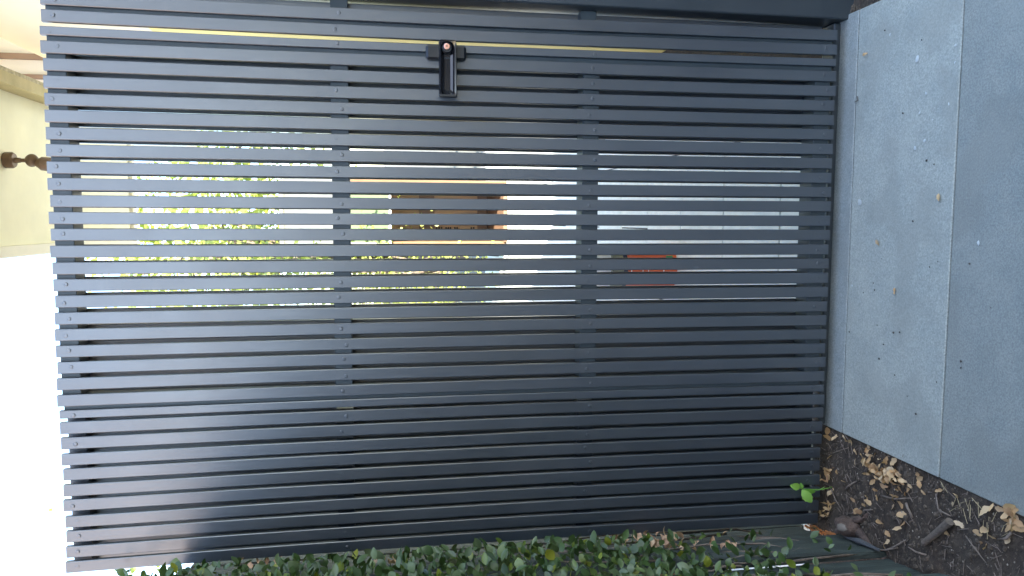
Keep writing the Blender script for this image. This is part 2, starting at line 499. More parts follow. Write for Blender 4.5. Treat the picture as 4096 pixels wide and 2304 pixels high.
rp = thing('slatted_panel', (0.48, 0.03, 0.0), 'narrow fixed charcoal slat panel of two battens beside the latch', 'fence panel')
add_slats(rp, ['A', 'B'], 0.0, 0.0118, screws=True)
add_slats(rp, ['A'], 0.0682, 0.083, rear=True, screws=False)
MB().box(0.5035, 0.5262, 0.0682, 0.083, 0.03, 1.81, 0.001).build('rear_slat', M['paint'], rp)
MB().box(0.4600, 0.4990, 0.0122, 0.0678, 0.0355, 1.824, 0.001).build('stile', M['paint_rail'], rp)
for za, zb in ZR[1:3]:
    MB().box(0.4995, 0.5295, 0.044, 0.0678, za, zb, 0.001).build('rail', M['paint_rail'], rp)
MB().box(0.530, 0.660, 0.004, 0.094, -0.05, 2.05, 0.003).build('gate_post', M['paint_post'], None, loc=(0.595, 0.05, 0),
    label='wide dark charcoal timber post beside the two-slat panel', cat='post')

# dark strip added to stand for the shade under the gate
MB().box(-0.4925, 0.529, 0.036, 0.088, -0.02, 0.017, 0.003).build('shade_strip', M['paint_post'], None, loc=(0.02, 0.055, 0),
    label='low dark strip added for the shade under the gate', cat='shade_strip')

# narrow planted strip of bare soil between the court tiles and the house wall
v, f = grid(0.445, 0.713, 0.10, 2.3, 14, 70, lambda x, y: 0.014 + soil_z(x, y) * 0.5)
tag(place('garden_soil', mesh_of('garden_soil', v, f, M['soil'], True), None, (0, 0, 0)), kind='structure')
# ------------------------------------------------------------------ latch (part of the gate)
LX, LZ = 0.369, 0.989
latch = tag(MB().box(0.391, 0.424, -0.019, 0.000, 0.946, 1.036, 0.005).build('latch', M['black_plastic'], gate),
            label='black lockable gate latch with brass key cylinder and pull handle')
# pull handle: tray with raised rim, round at the lock end, lip at the free end
def rr_outline(x0, x1, z0, z1, r_right, r_left, n=6):
    pts = []
    def arc(cx, cz, r, a0, a1):
        for i in range(n + 1):
            a = a0 + (a1 - a0) * i / n
            pts.append((cx + r * math.cos(a), cz + r * math.sin(a)))
    arc(x1 - r_right, z1 - r_right, r_right, math.pi / 2, 0)
    arc(x1 - r_right, z0 + r_right, r_right, 0, -math.pi / 2)
    arc(x0 + r_left, z0 + r_left, r_left, -math.pi / 2, -math.pi)
    arc(x0 + r_left, z1 - r_left, r_left, math.pi, math.pi / 2)
    return pts
def tray(name, x0, x1, z0, z1, yb, yf, mat, parent):
    o1 = rr_outline(x0, x1, z0, z1, 0.006, 0.004)
    rings = [(o1, yb), (o1, yf + 0.002), (rr_outline(x0 + .001, x1 - .001, z0 + .001, z1 - .001, 0.006, 0.004), yf),
             (rr_outline(x0 + .0045, x1 - .004, z0 + .0045, z1 - .0045, 0.0135, 0.006), yf + 0.0005),
             (rr_outline(x0 + .0075, x1 - .006, z0 + .0075, z1 - .0075, 0.0115, 0.006), yf + 0.009),
             (rr_outline(x0 + .014, x1 - .011, z0 + .013, z1 - .013, 0.006, 0.005), yf + 0.0115)]
    v = []; f = []; n = len(o1)
    for pts, y in rings:
        for (x, z) in pts: v.append((x, y, z))
    for i in range(len(rings) - 1):
        for k in range(n):
            k2 = (k + 1) % n
            f.append((i * n + k, i * n + k2, (i + 1) * n + k2, (i + 1) * n + k))
    f.append(tuple(reversed(range(n)))); f.append(tuple((len(rings) - 1) * n + k for k in range(n)))
    return MB().add(v, f).build(name, mat, parent)
h = tray('handle', 0.308, 0.4315, 0.9695, 1.0085, -0.0192, -0.037, M['black_gloss'], latch)
MB().box(0.3055, 0.3125, -0.040, -0.034, 0.969, 1.009, 0.002).build('handle_lip', M['black_plastic'], latch)
MB().lathe([(0.0115, 0.0), (0.0115, 0.010), (0.0100, 0.0118), (0.0088, 0.0105), (0.0, 0.0105)], (0.4135, -0.0255, 0.9905), (0, -1, 0), 24).build('lock_housing', M['black_plastic'], latch)
MB().lathe([(0.0066, 0.0), (0.0066, 0.0022), (0.0058, 0.0027), (0.0, 0.0027)], (0.4160, -0.0362, 0.9910), (0, -1, 0), 24).build('key_cylinder', M['brass'], latch)
MB().box(0.4145, 0.4195, -0.0394, -0.0388, 0.9902, 0.9918).build('keyhole', M['dark'], latch)
g = MB()
for i, (dz, hh) in enumerate([(0.0, 1.0), (0.0022, .6), (0.0040, 1.0), (0.0058, 1.0), (0.0078, .7), (0.0098, 1.0), (0.0118, .8)]):
    g.box(0.3945 - 0.0035 * hh, 0.3945, -0.0263, -0.0255, 0.9955 - dz - 0.0009, 0.9955 - dz)
g.build('embossed_mark', M['paint_rail'], latch, label='row of small embossed raised letters')

# ------------------------------------------------------------------ left: old paling fence with a climbing vine
def fence_x(y): return -0.800 + (0.12 - y) * 0.167
FD = Vector((0.167, -1, 0)).normalized()          # along the fence towards the viewer
FN = Vector((1, 0.167, 0)).normalized()           # out of the fence, towards the path
pf = thing('paling_fence', (fence_x(-0.5), -0.5, 0.0), 'old dark green timber paling fence behind the climbing vine', 'fence')
def paling(y_start, width, z0, z1, lean, off, jag=True):
    p0 = Vector((fence_x(y_start), y_start, 0)) + FN * off
    p1 = p0 + FD * width
    th = FN * -0.016
    lv = FD * lean
    n = 7
    rr = random.Random(int(y_start * 1000) + 77)
    v = []
    for dpt in (Vector((0, 0, 0)), th):
        for i in range(n + 1):                      # ragged bottom
            q = p0.lerp(p1, i / n) + dpt
            zz = z0 + (rr.uniform(-0.004, 0.012) if jag else 0)
            v.append(q + Vector((0, 0, zz)))
        for i in range(n + 1):
            q = p0.lerp(p1, i / n) + dpt + lv
            v.append(q + Vector((0, 0, z1)))
    s = 2 * (n + 1); f = []
    for i in range(n):
        f.append((i, i + 1, n + 2 + i, n + 1 + i))
        f.append((s + i + 1, s + i, s + n + 1 + i, s + n + 2 + i))
        f.append((i + 1, i, s + i, s + i + 1))
        f.append((n + 1 + i, n + 2 + i, s + n + 2 + i, s + n + 1 + i))
    f.append((0, n + 1, s + n + 1, s)); f.append((n, s + n, s + 2 * n + 1, 2 * n + 1))
    return MB().add(v, f).build('paling', M['paling'], pf)
paling(0.113, 0.158, 0.012, 1.62, 0.012, 0.0)
paling(0.285, 0.166, -0.02, 1.60, 0.0, 0.0)
yv = -0.052
i = 0
while yv > -2.6:
    paling(yv, 0.165, -0.02 + 0.004 * (i % 3), 1.60 + 0.03 * ((i * 7) % 3), -0.010 if i == 0 else 0.0, 0.016 * (i % 2 == 0))
    yv -= 0.172; i += 1
for zz in (0.35, 1.25):
    a = Vector((fence_x(0.10), 0.10, zz)) - FN * 0.020; b = Vector((fence_x(-2.6), -2.6, zz)) - FN * 0.020
    c = -FN * 0.04; u = Vector((0, 0, 0.075))
    MB().add([a, b, b + c, a + c, a + u, b + u, b + c + u, a + c + u], [(0, 3, 2, 1), (4, 5, 6, 7), (0, 1, 5, 4), (1, 2, 6, 5), (2, 3, 7, 6), (3, 0, 4, 7)]).build('rail', M['paling'], pf)
# broken edge under the first paling, light glowing through painted as orange, and a grey splinter along the second
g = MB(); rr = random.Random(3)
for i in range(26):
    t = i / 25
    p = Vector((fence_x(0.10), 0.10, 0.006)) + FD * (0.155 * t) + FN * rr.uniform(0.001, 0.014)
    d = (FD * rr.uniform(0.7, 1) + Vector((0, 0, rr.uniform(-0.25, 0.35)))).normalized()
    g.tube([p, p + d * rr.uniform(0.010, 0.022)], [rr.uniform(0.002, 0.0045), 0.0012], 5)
g.build('splintered_glow_edge', M['rot'], pf, label='splintered rotten bottom edge of the paling, coloured orange for light glowing through')
g = MB()
p = Vector((fence_x(-0.10), -0.10, 0.018)) + FN * 0.022
g.tube([p, p + FD * 0.06 + FN * 0.004, p + FD * 0.13 + Vector((0, 0, -0.004))], [0.002, 0.007, 0.003], 6)
g.build('splinter', M['palewood'], pf)

# leaf shapes (unit length along +X, facing +Z)
def leaf_shape(w, fold, curl, n=6, serr=0.0):
    v = []; f = []
    for i in range(n + 1):
        t = i / n
        hw = w * (math.sin(math.pi * min(1, t * 0.96 + 0.02)) ** 0.8) * (1 - 0.18 * t)
        if serr and i % 2: hw *= 1 - serr
        z = -curl * (t - 0.5) ** 2 * 4 + curl
        v += [(t, -hw, z + fold * hw), (t, 0, z), (t, hw, z + fold * hw)]
    for i in range(n):
        a = i * 3
        f += [(a, a + 3, a + 4, a + 1), (a + 1, a + 4, a + 5, a + 2)]
    return v, f
IV = [leaf_shape(0.30 + 0.05 * k, 0.35 - 0.2 * k, 0.05 * k) for k in range(3)]
ivy_me = [mesh_of('leaf', v, f, M['ivy'], True) for v, f in IV]
dryv_me = [mesh_of('leaf', *leaf_shape(0.28 + 0.08 * k, 0.9 - 0.3 * k, 0.18, 5), M['dryvine'], True) for k in range(3)]

vine = thing('climbing_vine', (-0.76, -0.1, 0.0), 'dense small leaved climbing vine covering the green paling fence', 'vine')
rv = random.Random(21)
def vine_density(y, z):
    # bare near the foot, thinning out at the top
    if z > 1.60: return 0.25
    if z < 0.10: return 0.0
    if z < 0.26: return 0.05
    if z < 0.46: return 0.40 if y < -0.10 else 0.22
    return 1.0
def leaf_xform(y, z, out, size):
    base = Vector((fence_x(y), y, z)) + FN * out
    hang = (FN * rv.uniform(0.15, 1.0) + FD * rv.uniform(-0.8, 0.8) + Vector((0, 0, rv.uniform(-0.6, 0.9)))).normalized()
    nrm = (FN * rv.uniform(0.1, 1.2) + FD * rv.uniform(-0.7, 1.0) + Vector((0, 0, rv.uniform(-0.3, 1.0)))).normalized()
    yv_ = nrm.cross(hang).normalized(); zv = hang.cross(yv_)
    return base, Matrix((hang, yv_, zv)).transposed()
spots = []
tries = 0
while len(spots) < 3600 and tries < 40000:
    tries += 1
    y = rv.uniform(-0.75, 0.125); z = rv.uniform(0.10, 1.72)
    if rv.random() > vine_density(y, z): continue
    out = 0.008 + abs(rv.gauss(0, 0.026)) + (0.012 if z > 0.5 else 0)
    if y > -0.015: out = min(out, 0.045)
    # keep clear of the slatted panel
    px = fence_x(y) + out
    if (px + 0.005 - 0.035) / (y + 1.786) * 1.786 + 0.035 > -0.748 and y < 0.13: continue
    spots.append((y, z, out))
def seen(s):
    # nearest the edge of the slatted panel and furthest out of the fence shows most from the path
    return s[2] - 0.10 * max(0, -0.04 - s[0])
spots.sort(key=seen, reverse=True)
vis = [s for s in spots if s[0] > -0.34]
brown_c = [(-0.035, 0.44, 0.075), (-0.02, 0.52, 0.05), (0.0, 1.42, 0.05), (-0.05, 1.13, 0.03), (-0.09, 0.36, 0.05)]
def is_brown(s): return any(abs(s[0] - a) < r * 0.8 and abs(s[1] - b) < r for a, b, r in brown_c)
ind = vis[:300]
indset = set(ind)
for s in ind:
    size = rv.uniform(0.014, 0.030)
    p, R = leaf_xform(s[0], s[1], s[2], size)
    me = (dryv_me if is_brown(s) else ivy_me)[rv.randrange(3)]
    place('leaf', me, vine, p, R.to_euler(), (size, size, size))
for nm, mt, lib, test in (('foliage', M['ivy'], IV, False), ('withered_foliage', M['dryvine'], [leaf_shape(0.3, 0.7, 0.18, 5)], True)):
    g = MB()
    for s in spots:
        if s in indset or is_brown(s) != test: continue
        size = rv.uniform(0.014, 0.028)
        p, R = leaf_xform(s[0], s[1], s[2], size)
        v, f = lib[rv.randrange(len(lib))]
        g.add([p + R @ (Vector(q) * size) for q in v], f)
    g.build(nm, mt, vine, smooth=True, kind='stuff')
for i in range(16):
    y = rv.uniform(-0.5, 0.08); z = rv.uniform(0.0, 0.5)
    pts = []; q = Vector((fence_x(y), y, z)) + FN * 0.012
    for k in range(9):
        pts.append(q.copy()); q = q + Vector((0, 0, rv.uniform(0.05, 0.16))) + FD * rv.uniform(-0.06, 0.06) + FN * rv.uniform(-0.006, 0.008)
        if (q - Vector((fence_x(q.y), q.y, q.z))).dot(FN) < 0.006: q += FN * 0.008
        if q.z > 1.6 or (q.x > -0.77 and q.y > -0.04): break
    if len(pts) > 2: MB().tube(pts, [0.0028 * (1 - 0.07 * k) for k in range(len(pts))], 5).build('stem', M['twig'], vine, smooth=True)
# thick old stem at the foot and thin runners
MB().tube([(-0.800, 0.075, 0.24), (-0.786, 0.03, 0.20), (-0.775, -0.03, 0.150), (-0.772, -0.055, 0.10), (-0.778, -0.062, 0.0)], [0.004, 0.008, 0.013, 0.012, 0.013], 9).build('stem', M['bark'], vine, smooth=True)
MB().tube([(-0.758, -0.15, 0.20), (-0.753, -0.13, 0.15), (-0.757, -0.10, 0.12), (-0.752, -0.08, 0.13), (-0.756, -0.05, 0.16)], 0.0024, 6).build('stem', M['twig'], vine, smooth=True)
MB().tube([(-0.757, -0.10, 0.12), (-0.750, -0.14, 0.09), (-0.747, -0.16, 0.06), (-0.738, -0.20, 0.03)], 0.0022, 6).build('stem', M['twig'], vine, smooth=True)

# young sprig poking through the foot of the left panel
sp = thing('leafy_sprig', (-0.645, -0.012, 0.0), 'fresh bright green sprig against the foot of the slats', 'sprig')
MB().tube([(-0.648, -0.006, 0.0), (-0.650, -0.012, 0.03), (-0.646, -0.018, 0.07), (-0.640, -0.022, 0.10), (-0.632, -0.024, 0.115)], [0.0014, 0.0013, 0.0012, 0.001, 0.0008], 6).build('stem', M['sprig'], sp, smooth=True)
spl = [mesh_of('leaf', *leaf_shape(0.36, 0.25, 0.08, 9, 0.14), M['sprig'], True)]
for (x, y, z, sx, hang, nrm) in [(-0.636, -0.024, 0.100, 0.030, (0.25, -0.1, 1.0), (0.2, -1, 0.3)), (-0.640, -0.023, 0.094, 0.018, (0.8, -0.2, 0.3), (-0.2, -1, 0.5)),
                                 (-0.643, -0.024, 0.094, 0.040, (-0.75, -0.2, -0.55), (0.1, -1, 0.45)), (-0.642, -0.022, 0.086, 0.030, (-0.30, -0.1, -1.0), (-0.5, -1, 0.2)), (-0.646, -0.020, 0.062, 0.030, (0.35, -0.3, -1.0), (-1, -0.25, 0.2))]:
    hv = Vector(hang).normalized(); nv2 = Vector(nrm).normalized()
    yv2 = nv2.cross(hv).normalized(); zv2 = hv.cross(yv2)
    place('leaf', spl[0], sp, (x, y, z), Matrix((hv, yv2, zv2)).transposed().to_euler(), (sx, sx, sx))
SINGLES= [(-0.51, 0.029), (-0.527, 0.026), (-0.518, -0.002), (-0.514, -0.049), (-0.51, -0.073), (-0.528, -0.093), (-0.502, -0.142), (-0.53, -0.12), (-0.514, -0.17), (-0.553, -0.098), (-0.546, -0.132), (-0.545, -0.167), (-0.516, -0.205), (-0.508, -0.237), (-0.575, 0.012), (-0.61, 0.016), (-0.618, 0.018), (-0.605, -0.014), (-0.582, -0.16), (-0.596, -0.174), (-0.582, -0.217), (-0.521, -0.316), (-0.531, -0.323), (-0.546, -0.332), (-0.554, -0.294), (-0.567, -0.28), (-0.584, -0.245), (-0.59, -0.252), (-0.625, -0.138), (-0.61, -0.189), (-0.646, -0.136), (-0.634, -0.153), (-0.653, -0.086), (-0.598, -0.266), (-0.527, -0.376), (-0.516, -0.432), (-0.537, -0.428), (-0.617, -0.274), (-0.636, -0.276), (-0.656, -0.257), (-0.681, -0.227), (-0.668, -0.196), (-0.699, -0.23), (-0.712, -0.223), (-0.575, -0.438), (-0.584, -0.504), (-0.59, -0.509), (-0.572, -0.489), (-0.557, -0.51), (-0.563, -0.53), (-0.553, -0.566), (-0.604, -0.408), (-0.675, -0.102), (-0.672, -0.115), (-0.613, -0.24), (-0.513, -0.311), (-0.506, -0.042)]
PILE= [(-0.546, -0.222), (-0.547, -0.202), (-0.543, -0.252), (-0.53, -0.249), (-0.536, -0.2), (-0.543, -0.179), (-0.545, -0.227), (-0.561, -0.272), (-0.525, -0.21), (-0.536, -0.206), (-0.556, -0.219), (-0.525, -0.164), (-0.539, -0.217), (-0.537, -0.149), (-0.544, -0.188), (-0.544, -0.197), (-0.53, -0.26), (-0.542, -0.177), (-0.533, -0.236), (-0.526, -0.236), (-0.545, -0.173), (-0.539, -0.167), (-0.547, -0.241), (-0.539, -0.21), (-0.542, -0.266), (-0.554, -0.227), (-0.547, -0.182), (-0.54, -0.234), (-0.547, -0.198), (-0.538, -0.18), (-0.557, -0.201), (-0.554, -0.215), (-0.539, -0.22), (-0.543, -0.24), (-0.529, -0.188), (-0.55, -0.231), (-0.55, -0.248), (-0.542, -0.271), (-0.523, -0.251), (-0.519, -0.151), (-0.541, -0.242), (-0.534, -0.263), (-0.56, -0.163), (-0.534, -0.135), (-0.549, -0.217), (-0.546, -0.197)]
FOOT= [(-0.634, 0.04), (-0.593, -0.018), (-0.652, -0.003), (-0.625, 0.006), (-0.669, 0.008), (-0.628, 0.001), (-0.604, 0.009), (-0.611, 0.004), (-0.605, 0.014), (-0.638, 0.017), (-0.609, 0.01), (-0.619, -0.048), (-0.668, 0.003), (-0.64, 0.025), (-0.603, 0.009), (-0.624, -0.008), (-0.73, 0.016), (-0.699, 0.008), (-0.708, 0.005), (-0.718, 0.017), (-0.728, 0.013), (-0.713, 0.014), (-0.699, -0.002), (-0.705, 0.0), (-0.697, -0.002), (-0.695, 0.011), (-0.715, 0.026), (-0.726, 0.008), (-0.688, -0.014), (-0.728, 0.031), (-0.697, 0.011), (-0.699, 0.01), (-0.707, 0.034), (-0.733, 0.021)]
EDGE= [(-0.488, -0.583), (-0.524, -0.587), (-0.494, -0.563), (-0.492, -0.579), (-0.512, -0.586), (-0.516, -0.52), (-0.517, -0.562), (-0.529, -0.571), (-0.504, -0.531), (-0.486, -0.58), (-0.492, -0.578), (-0.521, -0.575), (-0.51, -0.579), (-0.495, -0.578), (-0.506, -0.564), (-0.518, -0.581)]
PETAL= [(0.382, -0.256), (0.455, -0.161), (0.387, -0.368), (0.353, -0.369), (0.273, -0.358), (0.267, -0.272), (0.206, -0.292), (0.193, -0.263), (0.081, -0.074), (-0.006, -0.458), (-0.122, -0.058), (0.305, -0.289), (0.247, -0.313)]
TANP= [(0.085, -0.346), (-0.121, -0.221), (0.429, -0.074), (-0.014, -0.152)]
CRUMB= [(0.42, -0.267), (0.164, -0.301), (0.036, -0.267), (-0.051, -0.166), (-0.047, -0.35), (-0.06, -0.326), (-0.211, -0.241), (-0.247, -0.187), (-0.283, -0.174), (-0.242, -0.429), (-0.255, -0.43), (-0.298, -0.364), (-0.38, -0.307), (-0.237, -0.054), (-0.215, -0.22), (-0.109, -0.14), (-0.047, -0.438), (0.469, -0.141), (0.273, -0.217), (-0.125, -0.146), (0.154, -0.324), (-0.348, -0.276), (-0.482, -0.087), (-0.135, -0.104), (-0.206, -0.161), (-0.31, -0.231), (-0.127, -0.498)]
FTWIG= [(0.333, -0.054)]
# ------------------------------------------------------------------ litter on the soil and the path
rl = random.Random(31)
M['grit'] = simple('pale_grit', (0.26, 0.22, 0.17), 0.8, 0.4, 30)
def lobed(w, fold, curl, seed):
    """dried leaf: folded, twisted, with an irregular rim"""
    r = random.Random(seed); n = 7; v = []; f = []
    tw = r.uniform(-0.7, 0.7)
    for i in range(n + 1):
        t = i / n
        hw = w * (math.sin(math.pi * (0.04 + 0.92 * t)) ** 0.7) * r.uniform(0.75, 1.15)
        z = curl * math.sin(t * math.pi * r.uniform(0.9, 1.2)); a = tw * (t - 0.5)
        for s_, k in ((-1, r.uniform(0.7, 1.1)), (0, 0), (1, r.uniform(0.7, 1.1))):
            y = s_ * hw * k; zz = fold * abs(y)
            v.append((t - 0.5, y * math.cos(a) - zz * math.sin(a), z + y * math.sin(a) + zz * math.cos(a)))
    for i in range(n):
        a = i * 3
        f += [(a, a + 3, a + 4, a + 1), (a + 1, a + 4, a + 5, a + 2)]
    return v, f
dry_me = [mesh_of('dry_leaf', *lobed(rl.uniform(0.2, 0.38), rl.uniform(-0.3, 1.0), rl.uniform(-0.1, 0.25), 50 + i), M['dryleaf'], True) for i in range(9)]
def drop_leaves(pts, label, group, size, tilt, zadd):
    for (x, y) in pts:
        s = rl.uniform(*size)
        x = min(x, -0.5 + 0.01) if x > -0.49 and x < -0.4 else x
        z = max(soil_z(x, y), 0.001 if x > -0.5 else -1) + rl.uniform(*zadd) + 0.004
        o = place('dry_leaf', dry_me[rl.randrange(9)], None, (x, y, z), (rl.gauss(0, tilt), rl.gauss(0, tilt), rl.random() * 6.28), (s, s, s))
        tag(o, label, 'leaf', group)
def sort_near(p):
    x, y = p
    if abs(x + 0.61) + abs(y + 0.39) < 0.10: return 0
    if abs(x + 0.70) + abs(y + 0.10) < 0.10: return 1
    if y > -0.03: return 2
    if y < -0.42: return 3
    if x > -0.535: return 4
    if x < -0.66: return 5
    return 6
NEAR = [('tan dry leaf on the soil close to the thick cut stick', 'dry leaves near the stick'), ('tan dry leaf on the soil close to the knobbly root stump', 'dry leaves near the stump'),
        ('tan dry leaf on the soil at the path corner by the slats', 'dry leaves at the path corner'), ('tan dry leaf lying loose on the soil nearest the viewer', 'dry leaves nearest the viewer'),
        ('tan dry leaf on the soil along the straight path edge', 'dry leaves along the path edge'), ('tan dry leaf on the soil beside the green paling', 'dry leaves beside the paling'),
        ('tan dry leaf lying loose in the middle of the bed', 'dry leaves in the middle of the bed')]
for k_, (lab_, grp_) in enumerate(NEAR):
    drop_leaves([p for p in SINGLES if sort_near(p) == k_], lab_, grp_, (0.012, 0.026), 0.4, (0.0, 0.004))
drop_leaves(PILE + [(x + rl.gauss(0, 0.012), y + rl.gauss(0, 0.014)) for (x, y) in PILE[:44] if x < -0.52], 'tan dry leaf in the biggest heap of leaf litter on the soil', 'heap of dry leaves in the bed', (0.010, 0.025), 0.6, (0.002, 0.018))
drop_leaves(FOOT, 'tan dry leaf in the drift against the foot of the slats', 'dry leaves against the slats', (0.010, 0.021), 0.8, (0.0, 0.014))
drop_leaves(EDGE, 'tan dry leaf in the small heap at the path edge nearest the viewer', 'dry leaves at the near path edge', (0.018, 0.032), 0.5, (0.0, 0.010))
for (x, y) in TANP:
    s = rl.uniform(0.010, 0.017)
    tag(place('dry_leaf', dry_me[rl.randrange(9)], None, (x, y, 0.003), (0.1, 0.1, rl.random() * 6), (s, s, s)), 'small tan dry leaf lying on the bluestone path', 'leaf', 'dry leaves on the path')
def blob(r, flat, seed, n=7):
    q = random.Random(seed); v = [(0, 0, flat * r)]; f = []
    for ring, (rr_, zz) in enumerate(((0.6, 0.85), (1.0, 0.15))):
        for k in range(n):
            a = 2 * math.pi * k / n; j = q.uniform(0.72, 1.2)
            v.append((rr_ * r * j * math.cos(a), rr_ * r * j * math.sin(a) * 0.8, flat * r * zz))
    for k in range(n):
        k2 = (k + 1) % n
        f += [(0, 1 + k, 1 + k2), (1 + k, 1 + n + k, 1 + n + k2, 1 + k2)]
    return v, f
pet_me = [mesh_of('fallen_petal', *blob(1, 0.12, i), M['petal'], True) for i in range(4)]
for i, (x, y) in enumerate(PETAL):
    s = rl.uniform(0.0028, 0.0055) if i not in (0, 8) else 0.008
    tag(place('fallen_petal', pet_me[i % 4], None, (x, y, 0.0006), (0, 0, rl.random() * 6), (s, s * rl.uniform(0.7, 1.5), s)), 'small pale petal lying flat on the bluestone path', 'petal', 'pale petals on the path')
cr_me = [mesh_of('soil_crumb', *blob(1, 0.7, 10 + i), M['crumb'], True) for i in range(4)]
for i, (x, y) in enumerate(CRUMB):
    s = rl.uniform(0.0014, 0.0036)
    tag(place('soil_crumb', cr_me[i % 4], None, (x, y, 0.0004), (0, 0, rl.random() * 6), (s, s, s)), 'tiny dark crumb of soil on the bluestone path', 'crumb', 'soil crumbs on the path')
# clods, mulch and grit: uncountable
g = MB(); gs = MB()
for i in range(2600):
    x = rl.uniform(-0.86, -0.502); y = rl.uniform(-0.75, 0.10)
    z = soil_z(x, y); s = abs(rl.gauss(0.0, 0.0026)) + 0.0010
    v, f = blob(s, 0.8, i)
    g.add([Vector(p) + Vector((x, y, z - s * 0.2)) for p in v], f)
for i in range(420):
    x = rl.uniform(-0.80, -0.502); y = rl.uniform(-0.75, 0.08); z = soil_z(x, y) + 0.002
    a = rl.random() * 6.28; L = rl.uniform(0.008, 0.030); d = Vector((math.cos(a), math.sin(a), rl.uniform(-0.15, 0.25))) * L
    gs.tube([Vector((x, y, z)), Vector((x, y, z)) + d], [rl.uniform(0.0005, 0.0014), 0.0004], 4)
for i in range(700):
    x = rl.uniform(0.546, 0.75); y = rl.uniform(-0.4, 0.05); z = soil_z(x, y) - 0.004; s = abs(rl.gauss(0, 0.003)) + 0.001
    v, f = blob(s, 0.8, i); g.add([Vector(p) + Vector((x, y, z)) for p in v], f)
gg = MB()
for i in range(260):
    x = rl.uniform(-0.80, -0.502); y = rl.uniform(-0.72, 0.06); s = rl.uniform(0.0008, 0.0026)
    v, f = blob(s, 0.6, i + 900); gg.add([Vector(p) + Vector((x, y, soil_z(x, y) + 0.001)) for p in v], f)
tag(gg.build('grit', M['grit']), 'pale grit flecks scattered over the dark soil', 'grit', kind='stuff')
tag(g.build('soil_clods', M['clod']), 'loose dark soil clods covering the garden bed', 'soil', kind='stuff')
tag(gs.build('fine_mulch', M['twig']), 'fine brown twig mulch scattered over the garden bed', 'mulch', kind='stuff')
g = MB()
for i in range(22):
    x = rl.uniform(-0.56, -0.503); y = rl.uniform(-0.60, -0.38); z = soil_z(x, y) + 0.004
    a = rl.uniform(-1.2, 0.6); L = rl.uniform(0.02, 0.05); d = Vector((math.cos(a), -abs(math.sin(a)), rl.uniform(-0.1, 0.15))) * L
    if x + d.x > -0.50: d.x = -d.x
    g.tube([Vector((x, y, z)), Vector((x, y, z)) + d * 0.7], 0.0005, 4)
tag(g.build('straw', M['straw']), 'thin straw stalks scattered along the near path edge', 'straw', kind='stuff')

def soilpt(x, y, up): return Vector((x, y, soil_z(x, y) + up))
st = MB().tube([soilpt(-0.652, -0.347, 0.010), soilpt(-0.612, -0.388, 0.012), soilpt(-0.574, -0.424, 0.013)], [0.0062, 0.0076, 0.0086], 10)
tag(st.build('stick', M['bark'], loc=(-0.612, -0.388, 0)), 'thick cut grey stick lying on the dark soil', 'stick')
tw = [((-0.566, -0.382), (-0.566, -0.417)), ((-0.588, -0.284), (-0.612, -0.307)), ((-0.538, -0.364), (-0.577, -0.391)), ((-0.560, 0.001), (-0.526, -0.066)), ((-0.681, -0.131), (-0.644, -0.174)),
      ((-0.676, -0.354), (-0.68, -0.303)), ((-0.72, -0.224), (-0.67, -0.289)), ((-0.536, -0.574), (-0.561, -0.545)), ((-0.640, -0.05), (-0.600, -0.10)), ((-0.66, -0.12), (-0.70, -0.05)), ((-0.60, -0.20), (-0.57, -0.30)), ((-0.70, -0.26), (-0.74, -0.18)), ((-0.65, 0.01), (-0.70, -0.04)), ((-0.59, -0.46), (-0.62, -0.52))]
for (a, b) in tw:
    p0 = soilpt(*a, 0.005); p1 = soilpt(*b, 0.006); pm = (p0 + p1) / 2 + Vector((rl.uniform(-.008, .008), rl.uniform(-.008, .008), 0.004))
    rad = rl.uniform(0.0012, 0.0032)
    tag(MB().tube([p0, pm, p1], [rad, rad * 0.9, rad * 0.5], 6).build('twig', M['twig'], loc=pm, smooth=True), ['thin brown twig on the soil near the path', 'thin brown twig on the soil toward the paling fence'][a[0] + b[0] < -1.25], 'twig', ['twigs near the path', 'twigs near the fence'][a[0] + b[0] < -1.25])
p0 = Vector((0.335, -0.050, 0.003)); 
tag(MB().tube([p0, p0 + Vector((-0.010, -0.004, 0.001)), p0 + Vector((-0.012, 0.008, 0))], 0.0013, 5).build('twig', M['crumb'], loc=p0), 'tiny bent dark twig on the path joint near the post', 'twig')

# knobbly cut root by the fence: brown husk with a pale worn face
stump = thing('root_stump', (-0.716, -0.095, -0.01), 'knobbly brown root stump with a pale worn patch beside the fence', 'stump')
v = []; f = []; nu, nv_ = 18, 12
for j in range(nv_ + 1):
    th = math.pi * j / nv_
    for i in range(nu):
        ph = 2 * math.pi * i / nu
        d = Vector((math.sin(th) * math.cos(ph) * 0.024, math.sin(th) * math.sin(ph) * 0.034, math.cos(th) * 0.030))
        d *= 1 + 0.22 * noise.noise(d * 60 + Vector((2, 5, 1)))
        v.append(Vector((-0.716, -0.095, 0.008)) + d)
for j in range(nv_):
    for i in range(nu):
        i2 = (i + 1) % nu
        f.append((j * nu + i, (j + 1) * nu + i, (j + 1) * nu + i2, j * nu + i2))
M['husk'] = simple('brown_husk', (0.085, 0.055, 0.042), 0.85, 0.5, 60, 0.7)
M['worn'] = simple('pale_worn_wood', (0.12, 0.10, 0.08), 0.7, 0.2, 50)
MB().add(v, f).build('knob', M['husk'], stump, smooth=True)
pv, pf_ = blob(0.0135, 0.25, 5, 9)
R = Euler((0.5, 0.15, 0.5)).to_matrix()
MB().add([R @ Vector((p[0] * 0.75, p[1] * 1.45, p[2])) + Vector((-0.712, -0.108, 0.0345)) for p in pv], pf_).build('worn_face', M['worn'], stump, smooth=True)
